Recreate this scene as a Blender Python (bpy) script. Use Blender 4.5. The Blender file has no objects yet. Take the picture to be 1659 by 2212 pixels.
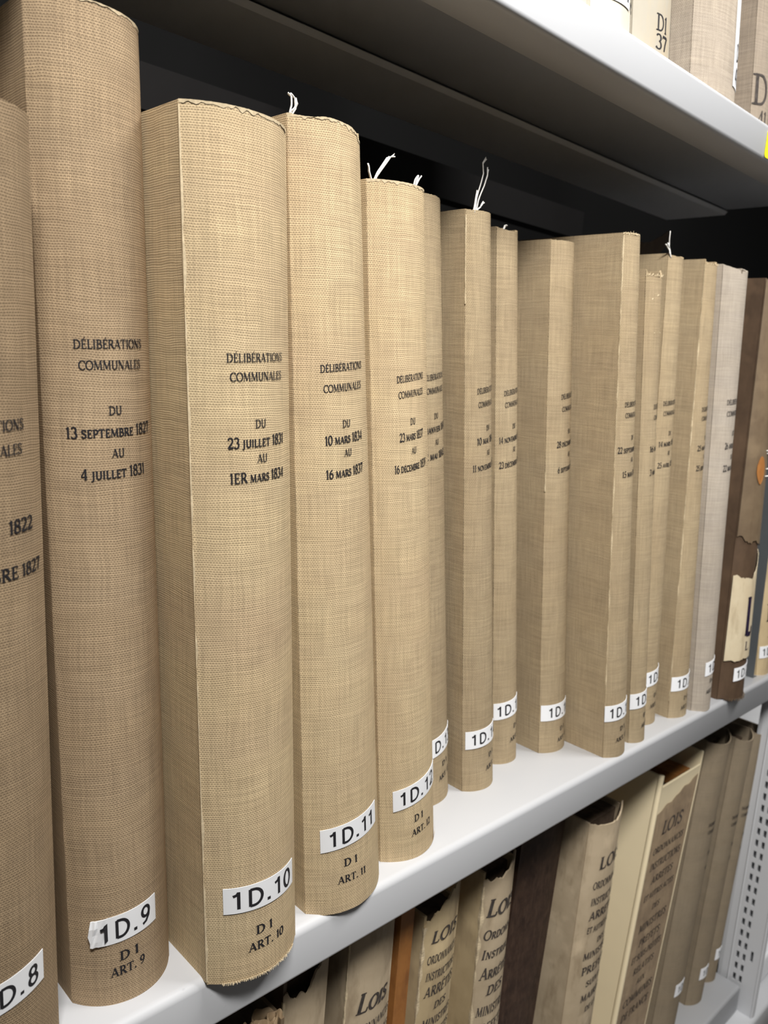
import bpy, bmesh, math, random
from mathutils import Vector, Matrix, noise

rnd = random.Random(7)
SC = bpy.context.scene
COL = SC.collection

# ------------------------------------------------------------------ camera
FPX = 1740.0
cam_d = bpy.data.cameras.new('camera')
cam_d.sensor_fit = 'VERTICAL'
cam_d.sensor_height = 36.0
cam_d.sensor_width = 36.0 * 1659 / 2212
cam_d.lens = FPX / 2212 * 36.0
cam = bpy.data.objects.new('camera', cam_d)
COL.objects.link(cam)


def cam_axes():
    vx = Vector((2650 - 829.5, 933 - 1106, FPX))
    X = vx.normalized()
    n = Vector((1, .075, 0)).cross(vx).normalized()
    if n.y < 0:
        n = -n
    Z = -n
    Y = Z.cross(X)
    return X, Y, Z


_X, _Y, _Z = cam_axes()
right = Vector((_X.x, _Y.x, _Z.x))
down = Vector((_X.y, _Y.y, _Z.y))
fwd = Vector((_X.z, _Y.z, _Z.z))
CAM = Vector((0, -.335, .33902))
mw = Matrix.Identity(4)
for i in range(3):
    mw[i][0] = right[i]
    mw[i][1] = -down[i]
    mw[i][2] = -fwd[i]
    mw[i][3] = CAM[i]
cam.matrix_world = mw
cam_d.clip_start = .01
cam_d.dof.use_dof = True
cam_d.dof.focus_distance = .46
cam_d.dof.aperture_fstop = cam_d.lens / 2.0 
SC.camera = cam

# ------------------------------------------------------------------ light
w = bpy.data.worlds.new('world')
SC.world = w
w.use_nodes = True
w.node_tree.nodes['Background'].inputs[0].default_value = (.92, .96, 1, 1)
w.node_tree.nodes['Background'].inputs[1].default_value = .04


def area(name, loc, target, sx, sy, power, col=(1, .98, .95), spread=180):
    d = bpy.data.lights.new(name, 'AREA')
    d.shape = 'RECTANGLE'
    d.size = sx
    d.size_y = sy
    d.energy = power
    d.spread = math.radians(spread)
    d.color = col
    o = bpy.data.objects.new(name, d)
    COL.objects.link(o)
    o.location = loc
    q = (Vector(target) - Vector(loc)).to_track_quat('-Z', 'Y')
    o.rotation_euler = q.to_euler()
    return o


area('aisle_light_left', (-.12, -.72, 1.34), (.62, 0, .40), .45, .16, 6.6, spread=90)
area('aisle_light_right', (1.0, -.52, 1.32), (.6, 0, .2), .5, .16, 8)

SC.view_settings.view_transform = 'Standard'
SC.view_settings.look = 'None'
SC.view_settings.gamma = 1.0
SC.view_settings.use_curve_mapping = False
SC.view_settings.exposure = 0.55


# ------------------------------------------------------------------ node helpers
class NT:
    def __init__(s, name):
        s.m = bpy.data.materials.new(name)
        s.m.use_nodes = True
        s.t = s.m.node_tree
        s.b = s.t.nodes['Principled BSDF']

    def n(s, typ, **kw):
        k = s.t.nodes.new(typ)
        for a, v in kw.items():
            setattr(k, a, v)
        return k

    def put(s, sock, v):
        if hasattr(v, 'is_output'):
            s.t.links.new(v, sock)
        elif isinstance(v, (tuple, list)) and len(v) == 3 and sock.type == 'RGBA':
            sock.default_value = (*v, 1)
        else:
            sock.default_value = v

    def math(s, op, a, b=0., c=0., clamp=False):
        k = s.n('ShaderNodeMath', operation=op, use_clamp=clamp)
        s.put(k.inputs[0], a)
        s.put(k.inputs[1], b)
        s.put(k.inputs[2], c)
        return k.outputs[0]

    def mix(s, f, a, b, mode='MIX'):
        k = s.n('ShaderNodeMix', data_type='RGBA', blend_type=mode)
        s.put(k.inputs[0], f)
        s.put(k.inputs[6], a)
        s.put(k.inputs[7], b)
        return k.outputs[2]

    def noise(s, vec, scale=1., detail=2., rough=.5):
        k = s.n('ShaderNodeTexNoise')
        s.put(k.inputs['Vector'], vec)
        k.inputs['Scale'].default_value = scale
        k.inputs['Detail'].default_value = detail
        k.inputs['Roughness'].default_value = rough
        return k.outputs[0]

    def mapping(s, vec, scale=(1, 1, 1)):
        k = s.n('ShaderNodeMapping')
        s.put(k.inputs[0], vec)
        k.inputs[3].default_value = scale
        return k.outputs[0]

    def ramp(s, f, lo, hi):
        k = s.n('ShaderNodeMapRange')
        s.put(k.inputs[0], f)
        k.inputs[1].default_value = lo
        k.inputs[2].default_value = hi
        return k.outputs[0]

    def bump(s, h, strength, dist):
        k = s.n('ShaderNodeBump')
        s.put(k.inputs['Height'], h)
        k.inputs['Strength'].default_value = strength
        k.inputs['Distance'].default_value = dist
        s.t.links.new(k.outputs[0], s.b.inputs['Normal'])

    def out(s, col, rough=.8, spec=.3, metal=0.):
        s.put(s.b.inputs['Base Color'], col)
        s.put(s.b.inputs['Roughness'], rough)
        s.b.inputs['Specular IOR Level'].default_value = spec
        s.b.inputs['Metallic'].default_value = metal
        return s.m


def linen(name, base, dark, pitch=.00102, slub=.5, gapk=.75):
    t = NT(name)
    uv = t.n('ShaderNodeUVMap', uv_map='UVMap').outputs[0]
    # slow wobble of the threads
    wob = t.n('ShaderNodeTexNoise')
    t.put(wob.inputs['Vector'], uv)
    wob.inputs['Scale'].default_value = 45
    wob.inputs['Detail'].default_value = 3
    add = t.n('ShaderNodeVectorMath', operation='MULTIPLY_ADD')
    t.put(add.inputs[0], wob.outputs['Color'])
    add.inputs[1].default_value = (.0032, .0032, 0)
    t.put(add.inputs[2], uv)
    sep = t.n('ShaderNodeSeparateXYZ')
    t.put(sep.inputs[0], add.outputs[0])
    U, V = sep.outputs[0], sep.outputs[1]
    # plain weave: in every row each second warp thread dives under the weft and leaves an arched dark gap
    pv = pitch * 1.1
    vr = t.math('DIVIDE', V, pv)
    row = t.math('FLOOR', vr)
    fv = t.math('FRACT', vr)
    uu = t.math('MULTIPLY_ADD', row, .5, t.math('DIVIDE', U, pitch * 1.45))
    a = t.math('MULTIPLY', t.math('ABSOLUTE', t.math('SUBTRACT', t.math('FRACT', uu), .5)), 2.)
    outer = t.ramp(a, .82, .56)
    inner = t.ramp(a, .18, .40)
    topb = t.ramp(fv, .30, .52)
    rows = t.math('MULTIPLY', t.ramp(fv, .86, .66), t.ramp(fv, .02, .2))
    gap = t.math('MULTIPLY', t.math('MULTIPLY', outer, rows), t.math('MAXIMUM', inner, topb))
    # thread thickness variation
    slubh = t.noise(t.mapping(add.outputs[0], (28, 820, 1)), 1, 1)
    slubv = t.noise(t.mapping(add.outputs[0], (820, 28, 1)), 1, 1)
    stain = t.noise(uv, 9, 4, .6)
    fine = t.noise(uv, 60, 3, .6)
    bandv = t.noise(t.mapping(uv, (3, 40, 1)), 1, 3)
    c = t.mix(t.ramp(stain, .3, .72), base, dark)
    c = t.mix(t.math('MULTIPLY', t.ramp(bandv, .35, .7), .35), c, (base[0] * 1.04, base[1] * 1.0, base[2] * .92))
    c = t.mix(t.math('MULTIPLY', t.ramp(fine, .45, .8), .35), c, tuple(x * .72 for x in dark))
    val = t.math('MULTIPLY_ADD', t.math('ADD', slubh, slubv), slub, 1 - slub)
    hs = t.n('ShaderNodeHueSaturation')
    t.put(hs.inputs['Color'], c)
    t.put(hs.inputs['Value'], val)
    c = hs.outputs[0]
    c = t.mix(t.math('MULTIPLY', gap, gapk), c, tuple(x * .36 for x in dark))
    hgt = t.math('MULTIPLY_ADD', slubh, .6, t.math('SUBTRACT', 1., gap))
    t.bump(hgt, .5, .0003)
    return t.out(c, .9, .12)


def aged(name, base, dark, spot, scale=14, rough=.65, spec=.3, bump=.0006):
    t = NT(name)
    o = t.n('ShaderNodeTexCoord').outputs['Object']
    n1 = t.noise(o, scale, 5, .62)
    n2 = t.noise(t.mapping(o, (1, 1, .3)), scale * 4, 4, .6)
    n3 = t.noise(o, scale * 1.7, 3, .5)
    c = t.mix(t.ramp(n1, .35, .68), base, dark)
    c = t.mix(t.math('MULTIPLY', t.ramp(n2, .5, .75), .6), c, spot)
    c = t.mix(t.math('MULTIPLY', t.ramp(n3, .6, .75), .5), c, tuple(min(1, x * 1.35) for x in base))
    t.bump(t.math('ADD', n2, n1), .5, bump)
    return t.out(c, rough, spec)


def plain(name, col, rough=.7, spec=.3, var=.06, scale=40, metal=0.):
    t = NT(name)
    o = t.n('ShaderNodeTexCoord').outputs['Object']
    n1 = t.noise(o, scale, 3, .55)
    c = t.mix(t.ramp(n1, .3, .7), tuple(x * (1 - var) for x in col), tuple(min(1, x * (1 + var)) for x in col))
    return t.out(c, rough, spec, metal)


M = {}
M['linen_gold'] = linen('linen_gold', (.70, .56, .345), (.605, .45, .28))
M['linen_warm_shaded'] = linen('linen_warm_shaded', (.50, .375, .24), (.41, .295, .185))  # warm brown, darkened further to carry the shade between neighbouring books
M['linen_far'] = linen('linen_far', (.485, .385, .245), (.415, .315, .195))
M['linen_brown'] = linen('linen_brown', (.42, .31, .195), (.34, .245, .15))
M['linen_grey'] = linen('linen_grey', (.49, .43, .36), (.41, .355, .295), gapk=.35, slub=.35)
M['linen_pale'] = linen('linen_pale', (.50, .43, .35), (.43, .365, .295), gapk=.75)
M['linen_taupe'] = linen('linen_taupe', (.37, .31, .245), (.315, .26, .205), gapk=.5)
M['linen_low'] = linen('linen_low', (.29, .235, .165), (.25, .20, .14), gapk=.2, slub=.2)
M['ink'] = plain('ink', (.018, .017, .02), .6, .3)
M['faded_ink'] = plain('faded_ink', (.065, .055, .05), .8, .1, .4, 300)
M['worn_soft'] = plain('worn_soft', (.60, .49, .325), .95, .05, .16, 500)
M['label'] = plain('label', (.84, .85, .87), .4, .4, .02)
M['thread'] = plain('thread', (.82, .80, .76), .9, .1, .05, 400)
M['worn'] = plain('worn', (.72, .60, .41), .95, .05, .16, 500)
M['pages'] = plain('pages', (.42, .36, .27), .9, .1, .25, 120)
M['dark_pages'] = plain('dark_pages', (.12, .085, .06), .9, .1, .3, 90)
M['vellum'] = aged('vellum', (.58, .455, .27), (.44, .335, .19), (.27, .19, .12))
M['vellum_grey'] = aged('vellum_grey', (.53, .425, .29), (.41, .32, .21), (.22, .155, .09), 20)
M['vellum_pale'] = aged('vellum_pale', (.41, .375, .31), (.35, .315, .25), (.46, .36, .22), 10)
M['crumpled'] = aged('crumpled', (.34, .245, .145), (.22, .15, .085), (.10, .065, .035), 40)
M['cream'] = aged('cream', (.62, .585, .50), (.56, .525, .44), (.60, .50, .36), 12)
M['box_cream'] = plain('box_cream', (.82, .70, .47), .55, .3, .04, 12)
M['leather_brown'] = aged('leather_brown', (.060, .034, .022), (.030, .016, .011), (.10, .06, .04), 60, .6, .25, .001)
M['leather_orange'] = aged('leather_orange', (.40, .17, .045), (.29, .115, .03), (.16, .06, .02), 30)
M['leather_tan'] = aged('leather_tan', (.18, .13, .078), (.12, .082, .05), (.08, .048, .028), 18)
M['leather_dark_tan'] = aged('leather_dark_tan', (.11, .068, .040), (.065, .040, .024), (.05, .03, .018), 18)
M['print_sheet'] = aged('print_sheet', (.40, .295, .185), (.25, .18, .115), (.14, .10, .075), 26)
M['paper_label'] = aged('paper_label', (.62, .535, .375), (.54, .44, .29), (.27, .20, .115), 22)
M['purple_ink'] = plain('purple_ink', (.022, .014, .035), .8, .1, .5, 120)
M['yellow'] = plain('yellow', (.86, .80, .02), .5, .4, .02)
M['divider'] = plain('divider', (.095, .103, .108), .45, .4, .04)


def paint():
    t = NT('shelf_paint')
    o = t.n('ShaderNodeTexCoord').outputs['Object']
    n1 = t.noise(o, 160, 2, .5)
    scuff = t.noise(t.mapping(o, (1, 3, 3)), 90, 4, .7)
    patch = t.noise(o, 7, 2, .5)
    f = t.math('MULTIPLY', t.ramp(scuff, .68, .74), t.ramp(patch, .55, .62))
    c = t.mix(t.math('MULTIPLY', f, .35), (.61, .62, .64), (.32, .32, .33))
    t.bump(n1, .08, .0002)
    return t.out(c, .42, .35)


M['paint'] = paint()
M['steel_in_shade'] = plain('steel_in_shade', (.014, .013, .013), .6, .2, .05)  # beam colour taken near black to hold the shade under the shelf
M['wall'] = plain('wall', (.20, .195, .19), .85, .2, .03, 4)
M['wall_in_shade'] = plain('wall_in_shade', (.012, .012, .012), .8, .2, .06, 4)  # shade behind the shelving is put into this wall colour
M['floor'] = plain('floor', (.30, .29, .285), .4, .3, .08, 20)


# ------------------------------------------------------------------ mesh helpers
def mesh_obj(name, verts, faces, mat, parent=None, uvs=None, smooth=False):
    me = bpy.data.meshes.new(name)
    me.from_pydata([tuple(v) for v in verts], [], faces)
    if uvs is not None:
        lay = me.uv_layers.new(name='UVMap')
        for p in me.polygons:
            for li, vi in zip(p.loop_indices, p.vertices):
                lay.data[li].uv = uvs[vi]
    if smooth:
        for p in me.polygons:
            p.use_smooth = True
    me.materials.append(mat)
    me.update()
    o = bpy.data.objects.new(name, me)
    COL.objects.link(o)
    if parent is not None:
        o.parent = parent
    return o


def thing(name, loc, label, cat, group=None):
    o = bpy.data.objects.new(name, None)
    o.empty_display_size = .02
    COL.objects.link(o)
    o.location = loc
    o['label'] = label
    o['category'] = cat
    if group:
        o['group'] = group
    return o


def tag(o, label, cat, group=None):
    o['label'] = label
    o['category'] = cat
    if group:
        o['group'] = group
    return o


def structure(o):
    o['kind'] = 'structure'
    return o


class MB:
    """collects quads / boxes / tubes for one mesh"""

    def __init__(s):
        s.v, s.f = [], []

    def box(s, a, b, fn=None):
        n = len(s.v)
        for z in (a[2], b[2]):
            for y in (a[1], b[1]):
                for x in (a[0], b[0]):
                    p = Vector((x, y, z))
                    s.v.append(fn(p) if fn else p)
        s.f += [tuple(n + i for i in q) for q in ((0, 2, 3, 1), (4, 5, 7, 6), (0, 1, 5, 4), (2, 6, 7, 3), (0, 4, 6, 2), (1, 3, 7, 5))]

    def tube(s, pts, r, n=6):
        pts = [Vector(p) for p in pts]
        rs = r if isinstance(r, (list, tuple)) else [r] * len(pts)
        base = len(s.v)
        for i, p in enumerate(pts):
            d = (pts[min(i + 1, len(pts) - 1)] - pts[max(i - 1, 0)]).normalized()
            a = d.orthogonal().normalized()
            b = d.cross(a)
            for k in range(n):
                t = 2 * math.pi * k / n
                s.v.append(p + (a * math.cos(t) + b * math.sin(t)) * rs[i])
        for i in range(len(pts) - 1):
            for k in range(n):
                s.f.append((base + i * n + k, base + i * n + (k + 1) % n, base + (i + 1) * n + (k + 1) % n, base + (i + 1) * n + k))
        s.f.append(tuple(base + k for k in range(n))[::-1])
        s.f.append(tuple(base + (len(pts) - 1) * n + k for k in range(n)))

    def build(s, name, mat, parent=None, smooth=False):
        return mesh_obj(name, s.v, s.f, mat, parent, smooth=smooth)


# ------------------------------------------------------------------ lettering: hand drawn stroke alphabet
def arc(cx, cy, rx, ry, a0, a1, n=14):
    return [(cx + rx * math.cos(math.radians(a0 + (a1 - a0) * i / n)), cy + ry * math.sin(math.radians(a0 + (a1 - a0) * i / n))) for i in range(n + 1)]


# glyph: (advance, strokes, serif list); stroke = (points, weight) weight None = pen angle, 'T' thick, 't' thin
GL = {
    'I': (.40, [([(.2, 0), (.2, 1)], 'T')], [(.2, 0), (.2, 1)]),
    'L': (.66, [([(.2, 0), (.2, 1)], 'T'), ([(.2, .03), (.6, .03)], 't'), ([(.6, .02), (.63, .22)], 't')], [(.2, 0), (.2, 1)]),
    'E': (.68, [([(.2, 0), (.2, 1)], 'T'), ([(.2, .97), (.58, .97)], 't'), ([(.58, .98), (.59, .8)], 't'), ([(.2, .52), (.48, .52)], 't'), ([(.48, .62), (.48, .42)], 't'), ([(.2, .03), (.6, .03)], 't'), ([(.6, .02), (.63, .22)], 't')], [(.2, 0), (.2, 1)]),
    'F': (.62, [([(.2, 0), (.2, 1)], 'T'), ([(.2, .97), (.58, .97)], 't'), ([(.58, .98), (.59, .8)], 't'), ([(.2, .52), (.48, .52)], 't')], [(.2, 0), (.2, 1)]),
    'D': (.90, [([(.2, 0), (.2, 1)], 'T'), ([(.2, .97), (.38, .97)] + arc(.38, .5, .42, .47, 90, -90) + [(.2, .03)], None)], [(.13, 0), (.13, 1)]),
    'O': (.92, [(arc(.46, .5, .39, .49, 90, 450, 24), None)], []),
    'C': (.82, [(arc(.48, .5, .40, .49, 45, 315, 20), None), ([(.77, .98), (.77, .72)], 't')], []),
    'B': (.74, [([(.2, 0), (.2, 1)], 'T'), ([(.2, .97), (.36, .97)] + arc(.36, .75, .21, .22, 90, -90) + [(.2, .53)], None), ([(.2, .53), (.38, .53)] + arc(.38, .28, .28, .25, 90, -90) + [(.2, .03)], None)], [(.13, 0), (.13, 1)]),
    'R': (.80, [([(.2, 0), (.2, 1)], 'T'), ([(.2, .97), (.38, .97)] + arc(.38, .73, .23, .24, 90, -90) + [(.2, .49)], None), ([(.4, .5), (.74, .02)], 'T')], [(.2, 0), (.13, 1), (.76, 0)]),
    'P': (.68, [([(.2, 0), (.2, 1)], 'T'), ([(.2, .97), (.38, .97)] + arc(.38, .71, .24, .26, 90, -90) + [(.2, .45)], None)], [(.2, 0), (.13, 1)]),
    'A': (.86, [([(.1, 0), (.43, 1)], 't'), ([(.43, 1), (.76, 0)], 'T'), ([(.2, .34), (.64, .34)], 't')], [(.1, 0), (.76, 0)]),
    'N': (.92, [([(.17, 0), (.17, 1)], 't'), ([(.17, 1), (.75, 0)], 'T'), ([(.75, 0), (.75, 1)], 't')], [(.17, 0), (.13, 1), (.75, 1)]),
    'M': (1.08, [([(.14, 0), (.2, 1)], 't'), ([(.2, 1), (.54, .06)], 'T'), ([(.54, .06), (.86, 1)], 't'), ([(.86, 1), (.92, 0)], 'T')], [(.14, 0), (.92, 0), (.17, 1), (.89, 1)]),
    'U': (.88, [([(.2, 1), (.2, .34)] + arc(.46, .34, .26, .33, 180, 360)[1:] + [(.72, 1)], None)], [(.2, 1), (.72, 1)]),
    'V': (.84, [([(.1, 1), (.43, 0)], 'T'), ([(.43, 0), (.74, 1)], 't')], [(.1, 1), (.74, 1)]),
    'T': (.80, [([(.4, 0), (.4, 1)], 'T'), ([(.06, .97), (.74, .97)], 't'), ([(.06, .98), (.05, .78)], 't'), ([(.74, .98), (.75, .78)], 't')], [(.4, 0)]),
    'S': (.64, [([(.54, .76), (.5, .9), (.36, .97), (.2, .95), (.11, .82), (.14, .67), (.3, .56), (.44, .46), (.55, .34), (.55, .18), (.44, .05), (.28, .02), (.13, .1), (.09, .25)], None)], []),
    'J': (.44, [([(.25, 1), (.25, .06), (.2, -.13), (.08, -.22), (-.02, -.18)], None)], [(.25, 1)]),
    'X': (.84, [([(.1, 1), (.74, 0)], 'T'), ([(.1, 0), (.74, 1)], 't')], [(.1, 0), (.74, 0), (.1, 1), (.74, 1)]),
    '0': (.62, [(arc(.31, .5, .24, .49, 90, 450, 22), None)], []),
    '1': (.44, [([(.24, 0), (.24, 1)], 'T'), ([(.24, .98), (.07, .84)], 't')], [(.24, 0)]),
    '2': (.62, [(arc(.29, .72, .22, .27, 160, -20, 12) + [(.42, .48), (.08, .04)], None), ([(.08, .05), (.56, .05)], 'T'), ([(.56, .05), (.58, .2)], 't')], []),
    '3': (.60, [(arc(.27, .75, .21, .23, 150, -80, 12), None), (arc(.27, .27, .25, .27, 85, -150, 14), None)], []),
    '4': (.64, [([(.44, 0), (.44, 1)], 'T'), ([(.44, .98), (.05, .3)], 't'), ([(.05, .29), (.6, .29)], 't')], [(.44, 0)]),
    '5': (.60, [([(.5, .96), (.17, .96)], 'T'), ([(.17, .97), (.13, .56)], 't'), ([(.13, .55)] + arc(.27, .3, .25, .3, 100, -150, 14), None)], []),
    '6': (.62, [([(.5, .94), (.3, .86), (.14, .62), (.09, .34)] + arc(.31, .29, .22, .28, 170, -190, 20), None)], []),
    '7': (.60, [([(.06, .95), (.54, .95)], 'T'), ([(.54, .96), (.36, .45), (.28, 0)], 'T'), ([(.06, .96), (.05, .78)], 't')], []),
    '8': (.62, [(arc(.31, .75, .19, .23, 90, 450, 18), None), (arc(.31, .27, .23, .26, 90, 450, 18), None)], []),
    '9': (.62, [([(.12, .06), (.32, .14), (.48, .38), (.53, .66)] + arc(.31, .71, .22, .28, -10, 350, 20), None)], []),
    '.': (.30, [([(.13, .0), (.13, .17)], 'D')], []),
    '-': (.40, [([(.06, .4), (.34, .4)], 'T')], []),
    ' ': (.34, [], []),
}
ACC = {'É': ('E', [(.32, 1.08), (.5, 1.26)]), 'Ê': ('E', [(.2, 1.1), (.37, 1.25), (.54, 1.1)])}


def text_polys(txt, style):
    """-> width, list of (list of (x,y), list of w) in cap-height units"""
    TH, tn = style.get('thick', .145), style.get('thin', .06)
    sans = style.get('sans', False)
    sl = style.get('slant', 0)
    x = 0
    out = []
    for ch in txt:
        k = 1.0
        sp = style.get('track', 0.0)
        small = False
        if ch in 'abcdefghijklmnopqrstuvwxyzéê':
            ch = ch.upper()
            k = style.get('small', .74)
            small = True
        accent = None
        if ch in ACC:
            ch, accent = ACC[ch]
        adv, st, se = GL.get(ch, GL[' '])
        if sans:
            se = []
            if ch == '1':
                adv = .52
                st = [([(.32, 0), (.32, 1)], 'T'), ([(.32, .97), (.24, .83), (.06, .76)], 'T')]
        for pts, wt in st:
            pts = [(a * k, b * k) for a, b in pts]
            q = []
            for i in range(len(pts) - 1):
                (a, b), (c, d) = pts[i], pts[i + 1]
                n = max(1, int(math.hypot(c - a, d - b) / .16))
                for j in range(n):
                    q.append((a + (c - a) * j / n, b + (d - b) * j / n))
            q.append(pts[-1])
            ws = []
            for i in range(len(q)):
                a = q[max(i - 1, 0)]
                b = q[min(i + 1, len(q) - 1)]
                L = math.hypot(b[0] - a[0], b[1] - a[1]) or 1
                if sans:
                    wv = TH
                elif wt == 'T':
                    wv = TH
                elif wt == 't':
                    wv = tn
                elif wt == 'D':
                    wv = TH
                else:
                    wv = tn + (TH - tn) * (abs(b[1] - a[1]) / L) ** 1.3
                if wt == 'D' and sans:
                    wv = TH * 1.15
                ws.append(wv * (k * .35 + .65))
            out.append(([(x + a + sl * b, b) for a, b in q], ws))
        for a, b in se:
            a, b = a * k, b * k
            yy = b + (.025 if b < .1 else -.025)
            out.append(([(x + a - .15 * k + sl * b, yy), (x + a + sl * b, yy), (x + a + .15 * k + sl * b, yy)], [.045, .07, .045]))
        if accent:
            out.append(([(x + a * k + sl * b, b * k) for a, b in accent], [.05] + [.08] * (len(accent) - 1)))
        x += (adv + sp) * k if ch != ' ' else adv * style.get('space', .9)
    return x, out


def ribbons(polys, mapf):
    v, f = [], []
    for pts, ws in polys:
        n0 = len(v)
        for i, (p, wd) in enumerate(zip(pts, ws)):
            a = pts[max(i - 1, 0)]
            b = pts[min(i + 1, len(pts) - 1)]
            dx, dy = b[0] - a[0], b[1] - a[1]
            L = math.hypot(dx, dy) or 1
            nx, ny = -dy / L * wd / 2, dx / L * wd / 2
            v.append(mapf(p[0] + nx, p[1] + ny))
            v.append(mapf(p[0] - nx, p[1] - ny))
        for i in range(len(pts) - 1):
            f.append((n0 + 2 * i, n0 + 2 * i + 1, n0 + 2 * i + 3, n0 + 2 * i + 2))
    return v, f


# ------------------------------------------------------------------ book builder
class Book:
    """a standing book; local frame: x along the shelf, y into the shelf, z up.
    lx = lean to the left, tau = lean back, rho = lift of the right side, beta = roundness of the spine"""

    def __init__(s, Bx, By, Bz, h, lx, tau, beta, rho, wb, wt, depth=.22):
        s.Bx, s.By, s.Bz, s.h, s.lx, s.tau, s.beta, s.rho, s.wb, s.wt, s.depth = Bx, By, Bz, h, lx, tau, beta, rho, wb, wt, depth
        s.p0 = 2 * math.atan(2 * beta)
        s.uo = (rnd.uniform(0, 5), rnd.uniform(0, 5))

    def w(s, z):
        return s.wb + (s.wt - s.wb) * z / s.h

    def arclen(s, z):
        return s.w(z) / (2 * math.sin(s.p0)) * 2 * s.p0

    def at(s, x, y, z):
        """shear of the leaning book (relative to the root)"""
        return Vector((-s.lx * z + x, s.tau * z + y, z + x * s.rho))

    def sp(s, q, z, off=0.):
        R = s.w(z) / (2 * math.sin(s.p0))
        ph = (2 * q - 1) * s.p0
        x = s.w(z) / 2 + (R + off) * math.sin(ph)
        y = -((R + off) * math.cos(ph) - R * math.cos(s.p0))
        return s.at(x, y, z)

    def root(s, name, label, cat, group):
        s.o = thing(name, (s.Bx, s.By, s.Bz), label, cat, group)
        return s.o

    def spine(s, mat, top=None, bottom=None, ns=36, nz=70, thick=.0016, rough=.0004, name='spine'):
        v, f, uv = [], [], []
        sd = rnd.uniform(0, 50)
        for layer, off in ((0, 0), (1, -thick)):
            for j in range(nz + 1):
                for i in range(ns + 1):
                    q = i / ns
                    dt = top(q) if top else 0
                    db = bottom(q) if bottom else 0
                    dt += rough * 1.5 * noise.noise((q * 25, sd, 1))
                    db += rough * .8 * noise.noise((q * 25, sd, 9)) + rough * .4
                    z = db + (s.h + dt - db) * j / nz
                    o2 = off + rough * .5 * (noise.noise((q * 3, z * 14, sd)) - 1) * (1 if 0 < i < ns else 0)
                    v.append(s.sp(q, z, o2))
                    uv.append((s.uo[0] + q * s.arclen(z), s.uo[1] + z))
        N = (ns + 1) * (nz + 1)
        for j in range(nz):
            for i in range(ns):
                a = j * (ns + 1) + i
                b, c, d = a + 1, a + ns + 2, a + ns + 1
                f.append((a, b, c, d))
                f.append((N + a, N + d, N + c, N + b))
        for i in range(ns):
            a = i
            f.append((a, N + a, N + a + 1, a + 1))
            a = nz * (ns + 1) + i
            f.append((a, a + 1, N + a + 1, N + a))
        for j in range(nz):
            a = j * (ns + 1)
            f.append((a, a + ns + 1, N + a + ns + 1, N + a))
            a += ns
            f.append((a, N + a, N + a + ns + 1, a + ns + 1))
        o = mesh_obj(name, v, f, mat, s.o, uv, True)
        s.autosmooth(o)
        return o

    def autosmooth(s, o):
        me = o.data
        bm = bmesh.new()
        bm.from_mesh(me)
        for e in bm.edges:
            if len(e.link_faces) == 2 and e.calc_face_angle(0) > .7:
                e.smooth = False
        bm.to_mesh(me)
        bm.free()

    def board(s, side, mat, th=.0028, dtop=0., nd=8, nz=30, y0=.0006, warp=.0006, topf=None):
        """cover board; side 0 = left, 1 = right"""
        v, f, uv = [], [], []
        sd = rnd.uniform(0, 50)
        for layer in (0, 1):
            for j in range(nz + 1):
                for i in range(nd + 1):
                    d = y0 + (s.depth - y0) * i / nd
                    z = .0004 + (s.h + dtop + (topf(d) if topf else 0)) * j / nz
                    x = (0 if side == 0 else s.w(min(z, s.h)))
                    inn = th if side == 0 else -th
                    wv = warp * noise.noise((d * 9, z * 7, sd)) * min(1, d * 40)
                    v.append(s.at(x + (inn if layer else 0) + wv, d, z))
                    uv.append((s.uo[0] - d - (0 if side == 0 else .3), s.uo[1] + z))
        N = (nd + 1) * (nz + 1)
        for j in range(nz):
            for i in range(nd):
                a = j * (nd + 1) + i
                q = (a, a + 1, a + nd + 2, a + nd + 1)
                q2 = tuple(N + k for k in q)
                f.append(q[::-1])
                f.append(q2)
        for i in range(nd):
            for a, r in ((i, 0), (nz * (nd + 1) + i, 1)):
                f.append((a, a + 1, N + a + 1, N + a))
        for j in range(nz):
            for a in (j * (nd + 1), j * (nd + 1) + nd):
                f.append((a, N + a, N + a + nd + 1, a + nd + 1))
        o = mesh_obj('cover_board', v, f, mat, s.o, uv)
        bm = bmesh.new()
        bm.from_mesh(o.data)
        bmesh.ops.recalc_face_normals(bm, faces=bm.faces)
        bm.to_mesh(o.data)
        bm.free()
        return o

    def block(s, mat, top=-.006, front=.006, nx=14, bow=0., th=.003):
        """page block, its head drawn as a slightly uneven surface"""
        v, f = [], []
        nd = 10
        sd = rnd.uniform(0, 50)
        for j, zz in enumerate((.003, s.h + top)):
            for k in range(nd + 1):
                for i in range(nx + 1):
                    W = s.w(zz) - 2 * th - .0006
                    x = th + .0003 + W * i / nx
                    q = i / nx
                    y = front + (s.depth - .008 - front) * k / nd - (bow * math.sin(math.pi * q) if k == 0 else 0)
                    z = zz + (.0012 * noise.noise((q * 14, k * .3, sd)) if j else 0)
                    v.append(s.at(x, y, z))
        n = (nx + 1) * (nd + 1)
        for k in range(nd):
            for i in range(nx):
                a = k * (nx + 1) + i
                q = (a, a + 1, a + nx + 2, a + nx + 1)
                f.append(q[::-1])
                f.append(tuple(n + t for t in q))
        for i in range(nx):
            f.append((i, i + 1, n + i + 1, n + i))
            a = nd * (nx + 1) + i
            f.append((a, n + a, n + a + 1, a + 1))
        for k in range(nd):
            a = k * (nx + 1)
            f.append((a, n + a, n + a + nx + 1, a + nx + 1))
            a += nx
            f.append((a, a + nx + 1, n + a + nx + 1, n + a))
        return mesh_obj('page_block', v, f, mat, s.o)

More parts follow.
